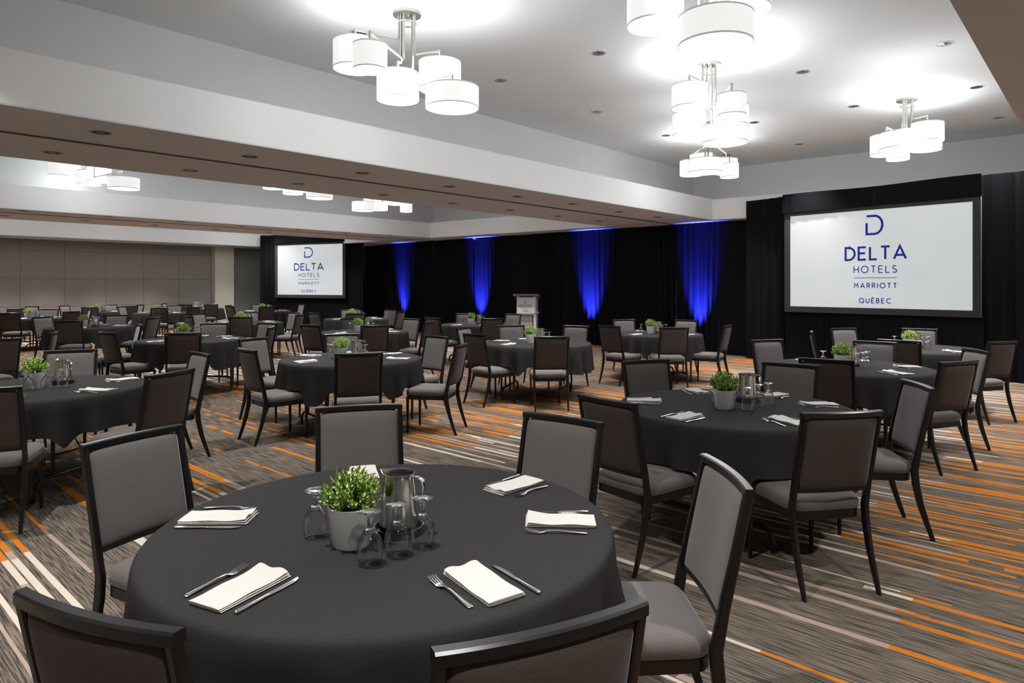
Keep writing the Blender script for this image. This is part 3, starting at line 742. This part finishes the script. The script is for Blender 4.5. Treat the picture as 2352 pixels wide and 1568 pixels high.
POT = MB().lathe([(.0, 0), (.056, 0), (.059, .004), (.074, .118), (.0755, .125), (.072, .126), (.0705, .118), (.066, .100), (0, .100)], 40).data('pot', 'pot', 40)
SOIL = MB().lathe([(.0695, .108), (.04, .112), (0, .113)], 24).data('soil', 'soil')
def foliage():
    rr = random.Random(5); m = MB(); st = MB()
    for k in range(170):
        th = rr.random()*6.283; ph = math.acos(1-rr.random()*1.12) ; rad = .75+.25*rr.random()
        end = Vector((math.sin(ph)*math.cos(th)*.098*rad, math.sin(ph)*math.sin(th)*.098*rad, .150 + math.cos(ph)*.092*rad))
        root = Vector((end.x*.35, end.y*.35, .112)); st.tube([root, (root+end)/2 + Vector((0, 0, .01)), end], .0012, 4)
        d = (end-root).normalized(); ax = d.orthogonal().normalized(); ay = d.cross(ax)
        for q in range(9):
            f = .42+.62*q/8; p = root.lerp(end, min(f, 1.03)); an = q*2.4+rr.random(); o2 = (ax*math.cos(an)+ay*math.sin(an))
            ld = (o2*(.9 if q < 7 else .35)+d*.75+Vector((0, 0, .15))).normalized(); sd = ld.cross(d).normalized() if ld.cross(d).length > .01 else ax
            ll, lw = .011+.007*rr.random(), .0042+.0022*rr.random(); nrm = sd.cross(ld)
            i = len(m.v); m.v += [tuple(p), tuple(p+ld*ll*.5+sd*lw+nrm*.0012), tuple(p+ld*ll), tuple(p+ld*ll*.5-sd*lw+nrm*.0012)]
            m.f += [(i, i+1, i+2), (i, i+2, i+3)]
    return m.data('foliage', 'leaf', 0), st.data('stems', 'stem_green')
FOL, STEMS = foliage()
PITCH = MB().lathe([(0, .003), (.060, .003), (.064, .010), (.0635, .03), (.060, .08), (.054, .145), (.0505, .175), (.0515, .188), (.0525, .192), (.0505, .192), (.049, .175), (.052, .145), (.058, .08), (.0605, .02), (0, .012)], 36)
# pull a pouring lip
for i, p in enumerate(PITCH.v):
    a = math.atan2(p[1], p[0]); w = max(0, math.cos(a-math.pi))**24 if False else max(0, math.cos(a-math.pi))**14
    if p[2] > .14: k = (p[2]-.14)/.052; PITCH.v[i] = (p[0]*(1+.28*w*k), p[1]*(1+.1*w*k), p[2]+.006*w*k)
PITCHER = PITCH.data('body', 'steel', 60)
HANDLE = MB().tube([(.050, 0, .182), (.070, 0, .184), (.088, 0, .176), (.094, 0, .155), (.090, 0, .115), (.078, 0, .075), (.066, 0, .055), (.060, 0, .056)], .004, rect=(.016, .0035)).data('handle', 'steel', 50)
TRAY = MB().lathe([(0, .0), (.076, 0), (.080, .004), (.081, .024), (.078, .024), (.076, .006), (0, .005)], 36).data('tray', 'tray', 40)

TABLES = {}      # name: (X, Z, phrase)
def T(k, X, Z, phrase): TABLES[k] = (X, Z, phrase)
T(1, -.43, 2.30, 'the foreground table'); T(2, 1.50, 4.51, 'the front right table'); T(3, -3.79, 5.33, 'the front left table')
T(4, -1.81, 7.50, 'the centre table'); T(5, .36, 9.53, 'the table before the lectern'); T(6, 2.45, 11.35, 'the table right of lectern')
T(7, 3.39, 6.71, 'the nearer table under right screen'); T(8, 5.25, 8.70, 'the farther table under right screen')
T(9, -4.85, 10.1, 'the table left of centre'); T(10, -8.35, 13.2, 'the mid-left table'); T(11, -12.0, 16.7, 'the far left-edge table')
T(12, -12.85, 20.8, 'the left table along brown wall'); T(13, -10.5, 20.0, 'the middle table along brown wall'); T(14, -11.05, 23.6, 'the table beside the pale pillar')
T(15, -5.87, 14.7, 'the table before brick wall'); T(16, -7.9, 21.4, 'the table below left screen'); T(17, -3.83, 16.4, 'the table right of left screen')
T(18, -2.62, 11.8, 'the table behind centre table'); T(19, -.75, 14.0, 'the table left of lectern'); T(20, -7.35, 8.6, 'the cropped left-edge table'); T(21, -14.7, 19.0, 'the far corner left-edge table')
# chairs: table, column of the rail's middle, rail row or side of the table (n near, f far), ring radius
CH_ = [(1,305,995),(1,825,930),(1,1280,960),(1,1672,1078),(1,1262,1435),(1,205,1402),
 (2,1390,914),(2,1482,826),(2,1816,834),(2,1937,945),(2,2103,880),
 (3,-48,890),(3,395,853),(3,462,810),(3,164,803),
 (4,565,801),(4,573,776),(4,825,810),(4,786,766),(4,1005,771),(4,1061,790),
 (5,1090,766),(5,1268,772),(5,1174,'f'),(5,1324,'f'),(5,1064,'f'),
 (6,1398,'n'),(6,1549,'n'),(6,1432,'f'),(6,1577,'f'),(6,1673,'n'),
 (7,1760,779),(7,1899,823),(7,2003,785),(7,2205,829),(7,2245,803),
 (8,1864,'f'),(8,1936,753),(8,2073,777),(8,2112,754),(8,2288,782),
 (9,245,'n'),(9,420,'n'),(9,493,'f'),(9,614,750),(9,622,740.5),(9,322,745),
 (10,157,'n'),(10,97,'f'),(10,269,'f'),(10,351,'n'),(10,369,'f'),
 (20,47,781),(20,125,762),
 (11,20,'n'),(11,113,'f'),(11,165,'n'),(11,208,'f'),(21,38,'n'),(21,75,'f'),
 (12,206,'n'),(12,147,'f'),(12,252,'f'),(12,304,'n'),(12,324,'f'),
 (13,366,'n'),(13,402,'f'),(13,279,'f'),(13,445,'n'),
 (14,425,'n'),(14,486,'n'),(14,376,'f'),
 (15,553,'n'),(15,455,'f'),(15,432,'n'),(15,676,'f'),(15,690,'n'),(15,572,'f'),
 (16,612,'n'),(16,594,'f'),(16,694,'f'),(16,528,'n'),(16,524,'f'),
 (17,721,'n'),(17,802,'f'),(17,817,'n'),(17,898,'f'),(17,922,'n'),
 (18,711,'n'),(18,808,'f'),(18,861,'n'),(18,946,'f'),(18,987,'n'),
 (19,992,'n'),(19,1069,'f'),(19,1131,'n'),(19,1180,'f')]
H_RAIL = .943
seat_at = {k: [] for k in TABLES}
for e in CH_:
    k, x, y = e[:3]; X0, Z0, ph = TABLES[k]; s = (x-CX)/F
    if isinstance(y, str):
        rho = e[3] if len(e) > 3 else 1.22
        A = 1+s*s; B = -2*(s*X0+Z0); C_ = X0*X0+Z0*Z0-rho*rho; D = max(0, B*B-4*A*C_)
        Z = (-B + (math.sqrt(D) if y == 'f' else -math.sqrt(D)))/(2*A)
        X = s*Z; dd = math.hypot(X-X0, Z-Z0)
        if D == 0:
            X, Z = X0+(X-X0)*rho/dd, Z0+(Z-Z0)*rho/dd
    else:
        Z = F*(CH-H_RAIL)/(y-HY); X = s*Z
    dd = math.hypot(X-X0, Z-Z0)
    if dd < (1.07 if x == 205 else 1.16): X, Z = X0+(X-X0)*(1.07 if x == 205 else 1.16)/dd, Z0+(Z-Z0)*(1.07 if x == 205 else 1.16)/dd
    if dd > 1.42 and (k, x) not in ((9, 322),): X, Z = X0+(X-X0)*1.42/dd, Z0+(Z-Z0)*1.42/dd
    u, v = cw(X, Z); u0, v0 = cw(X0, Z0); face = math.atan2(v0-v, u0-u)
    if (k, x) == (9, 322): face = math.atan2(-.2, -1) + 0 ; p_ = cw(-7.2, 10.0); face = math.atan2(p_[1]-v, p_[0]-u)
    for it in range(8):                                   # keep neighbours at one table apart
        for q in seat_at[k]:
            a0 = math.atan2(q[2]-v0, q[1]-u0); a1 = math.atan2(v-v0, u-u0); dl = (a1-a0+math.pi) % (2*math.pi) - math.pi
            if abs(dl) < .63:
                a1 = a0 + math.copysign(.63, dl); rd = math.hypot(u-u0, v-v0); u, v = u0+rd*math.cos(a1), v0+rd*math.sin(a1); face = a1+math.pi
    seat_at[k].append([scr_x(u, v), u, v, face + math.radians(R.uniform(-2, 2)), Z < Z0])
NAMES = []
for k, L_ in seat_at.items():
    L_.sort(key=lambda q: q[0]); ph = TABLES[k][2]
    for i, q in enumerate(L_):
        look = 'seen from behind' if q[4] else 'facing the camera'
        NAMES.append((k, round(q[0]), i)); o = place_chair(q[1], q[2], q[3], f'grey padded chair, {ordw(i, len(L_))} at {ph}', f'chairs around {ph}')

def tablecloth(k, u0, v0, label):
    rr = random.Random(100+k); n = 192; m = MB(); th0 = [rr.random()*6.283 for _ in range(6)]
    seats = [(math.atan2(q[2]-v0, q[1]-u0), math.hypot(q[1]-u0, q[2]-v0)) for q in seat_at[k]]
    def hem(th):
        h = .372 + .012*math.sin(3*th+th0[0]) + .008*math.sin(7*th+th0[1])
        for a, rad in seats:
            if rad-.352-.22 > .88 or rad > 1.8: continue
            d = abs((th-a+math.pi) % (2*math.pi) - math.pi); w = .29
            s = max(0, min(1, (w+.20-d)/.20)); s = s*s*(3-2*s); h = h*(1-s) + max(h, .497)*s
        return h
    def fold(th):
        a = math.sin(11*th+th0[2]+.9*math.sin(2*th+th0[3])); b = math.sin(19*th+th0[4]+1.1*math.sin(3*th+th0[5]))
        return .62*(1-2*abs(a)**.7)*(.6+.4*math.sin(2*th+th0[5]))+.3*b
    cen = len(m.v); m.v.append((0, 0, ZT+.005))
    prof = [(.25, ZT+.005), (.55, ZT+.005), (.72, ZT+.005), (.752, ZT+.0045), (.764, ZT+.001), (.771, ZT-.008), (.775, ZT-.022)]
    idx = []
    for r, z in prof:
        idx.append(len(m.v)); m.v += [(r*math.cos(2*math.pi*i/n), r*math.sin(2*math.pi*i/n), z) for i in range(n)]
    rows = 10
    for j in range(1, rows+1):
        t = j/rows; idx.append(len(m.v))
        for i in range(n):
            th = 2*math.pi*i/n; zb = hem(th); z = (ZT-.022) + (zb-ZT+.022)*t; dep = (ZT-z)/.38
            r = .778 + dep*(.026 + .085*fold(th)*min(1, dep*1.3+.2))
            m.v.append((r*math.cos(th), r*math.sin(th), z))
    for i in range(n): m.f.append((cen, idx[0]+i, idx[0]+(i+1) % n))
    for a, b in zip(idx, idx[1:]):
        for i in range(n): m.f.append((a+i, b+i, b+(i+1) % n, a+(i+1) % n))
    o = m.build('tablecloth', 'cloth', None, 0)
    o.data.polygons.foreach_set('use_smooth', [True]*len(o.data.polygons))
    o.location = (u0, v0, 0); tag(o, label, 'tablecloth', 'black round tablecloths')
ZTOP = ZT+.0055
def setting(k, u0, v0, i, n, ang, rad, yaw, cut, rr):
    ph = TABLES[k][2]; w = ordw(i, n); w = 'the ' + w + ' napkin' if n > 1 and i in (0, n-1) else f'the {ORD[i]} napkin from left' if n > 1 else 'the napkin'
    c, s = math.cos(ang), math.sin(ang); face = ang + math.pi + yaw           # local +Y points to the table middle
    def at(dx, dr): return (u0+c*(rad+dr)-s*dx, v0+s*(rad+dr)+c*dx, ZTOP)
    rz = face - math.pi/2
    o = link('napkin', NAP[rr.randrange(5)], None, at(0, 0), rz + rr.uniform(-.06, .06))
    tag(o, f'folded white napkin, {ordw(i, n)} on {ph}', 'napkin', f'napkins on {ph}')
    if cut:
        # sitter looks along the inward direction; the fork is at his left, the knife at his right
        lx = -.075
        fx = Matrix.Rotation(rz, 2) @ Vector((-.100+rr.uniform(-.006, .006), rr.uniform(-.01, .02)))
        kx = Matrix.Rotation(rz, 2) @ Vector((.092+rr.uniform(-.006, .006), rr.uniform(-.02, .01)))
        p = at(0, 0)
        o = link('fork', FORK, None, (p[0]+fx.x, p[1]+fx.y, ZTOP), rz+rr.uniform(-.08, .08)); tag(o, f'steel fork beside {w} on {ph}', 'fork', f'forks on {ph}')
        o = link('knife', KNIFE, None, (p[0]+kx.x, p[1]+kx.y, ZTOP), rz+rr.uniform(-.08, .08)); tag(o, f'steel knife beside {w} on {ph}', 'knife', f'knives on {ph}')
def centrepiece(k, u0, v0, rr, spots=None):
    ph = TABLES[k][2]; tw = rr.uniform(-.15, .15)
    def at(X, Z):
        q = cam_xz(u0, v0); a = math.cos(tw), math.sin(tw)
        return (*cw(q[0]+X*a[0]-Z*a[1], q[1]+X*a[1]+Z*a[0]), ZTOP)
    S = spots or {'pot': (-.10, -.06), 'tray': (.06, .05), 'g': [(-.245, .03, 'left of the plant'), (-.01, -.175, 'in front of the pitcher'), (.085, -.12, 'right of the front glass'), (.165, -.045, 'farthest right')]}
    t = thing('potted_plant', f'small leafy green plant in white pot on {ph}', 'plant', at(*S['pot']), rr.random()*6, 'potted plants on the tables')
    link('pot', POT, t); link('soil', SOIL, t); link('stems', STEMS, t); f = link('foliage', FOL, t); f['kind'] = 'stuff'
    p = at(*S['tray']); o = link('tray', TRAY, None, p); tag(o, f'round black tray under the pitcher on {ph}', 'tray', 'pitcher trays')
    t = thing('pitcher', f'brushed steel water pitcher on {ph}', 'pitcher', (p[0], p[1], p[2]+.0055), ANG - math.pi/2 + math.radians(-12+rr.uniform(-15, 15)), 'steel pitchers')
    link('body', PITCHER, t); link('handle', HANDLE, t)
    for X, Z, w in S['g']:
        t = thing('goblet', f'upturned stemmed glass {w} on {ph}', 'glass', at(X, Z), 0, f'glasses on {ph}')
        link('bowl', GB_BOWL, t); link('rim', GB_RIM, t); link('stem', GB_STEM, t); link('foot', GB_FOOT, t)
def off(k, x, y):         # offset from the table's middle of a pixel on its top
    X0, Z0, _ = TABLES[k]; Z = F*(CH-ZTOP)/(y-HY); return ((x-CX)/F*Z - X0, Z - Z0)
SPOTS = {1: {'pot': off(1, 803, 1248), 'tray': off(1, 913, 1222), 'g': [(*off(1, 722, 1232), 'left of the plant'), (*off(1, 838, 1295), 'in front of the plant'), (*off(1, 903, 1276), 'in front of the pitcher'), (*off(1, 963, 1257), 'farthest right')]},
 2: {'pot': off(2, 1668, 938), 'tray': off(2, 1709, 921), 'g': [(*off(2, 1643, 925), 'left of the plant'), (*off(2, 1722, 943), 'farthest in front'), (*off(2, 1742, 934), 'between two glasses'), (*off(2, 1760, 929), 'farthest right')]},
 3: {'pot': off(3, 80, 890), 'tray': off(3, 142, 880), 'g': [(*off(3, 50, 884), 'left of the plant'), (*off(3, 68, 897), 'in front of the plant'), (*off(3, 108, 893), 'right of the plant'), (*off(3, 146, 890), 'farthest right')]}}
SET_PX = {1: [(448,1190),(552,1356),(1116,1350),(1292,1199),(1190,1115),(833,1083)], 2: [(1475,921),(1571,959),(1812,969),(1915,929),(1793,905),(1598,898)],
 3: [(237,898),(290,872),(20,915)]}
for k, (X0, Z0, ph) in TABLES.items():
    u0, v0 = cw(X0, Z0); rr = random.Random(500+k)
    t = thing('banquet_table', f'folding round table under the cloth, {ph}', 'table', (u0, v0, 0), rr.random()*3.1 if k > 1 else 1.25, 'round folding tables')
    link('tabletop', table_top, t)
    for s in (-1, 1):
        o = link('leg_frame', leg_frame, t, (0, s*.40, 0)); b = link('brace', brace, o); b.rotation_euler = (0, 0, 0 if s > 0 else math.pi)
    tablecloth(k, u0, v0, f'black cloth draped over {ph}')
    if k in (20, 21): continue
    centrepiece(k, u0, v0, rr, SPOTS.get(k))
    if k in SET_PX: sets = [px(x, y, ZTOP) for x, y in SET_PX[k]]
    else:
        sets = []
        for q in seat_at[k]:
            a = math.atan2(q[2]-v0, q[1]-u0)
            if any(abs((a-math.atan2(p[1]-v0, p[0]-u0)+math.pi) % (2*math.pi) - math.pi) < .5 for p in sets): continue
            sets.append((u0+.56*math.cos(a), v0+.56*math.sin(a)))
    sets.sort(key=lambda p: scr_x(*p))
    for i, p in enumerate(sets):
        a = math.atan2(p[1]-v0, p[0]-u0); r = min(.60, math.hypot(p[0]-u0, p[1]-v0)); setting(k, u0, v0, i, len(sets), a, r, rr.uniform(-.1, .1), Z0 < 12.5, rr)
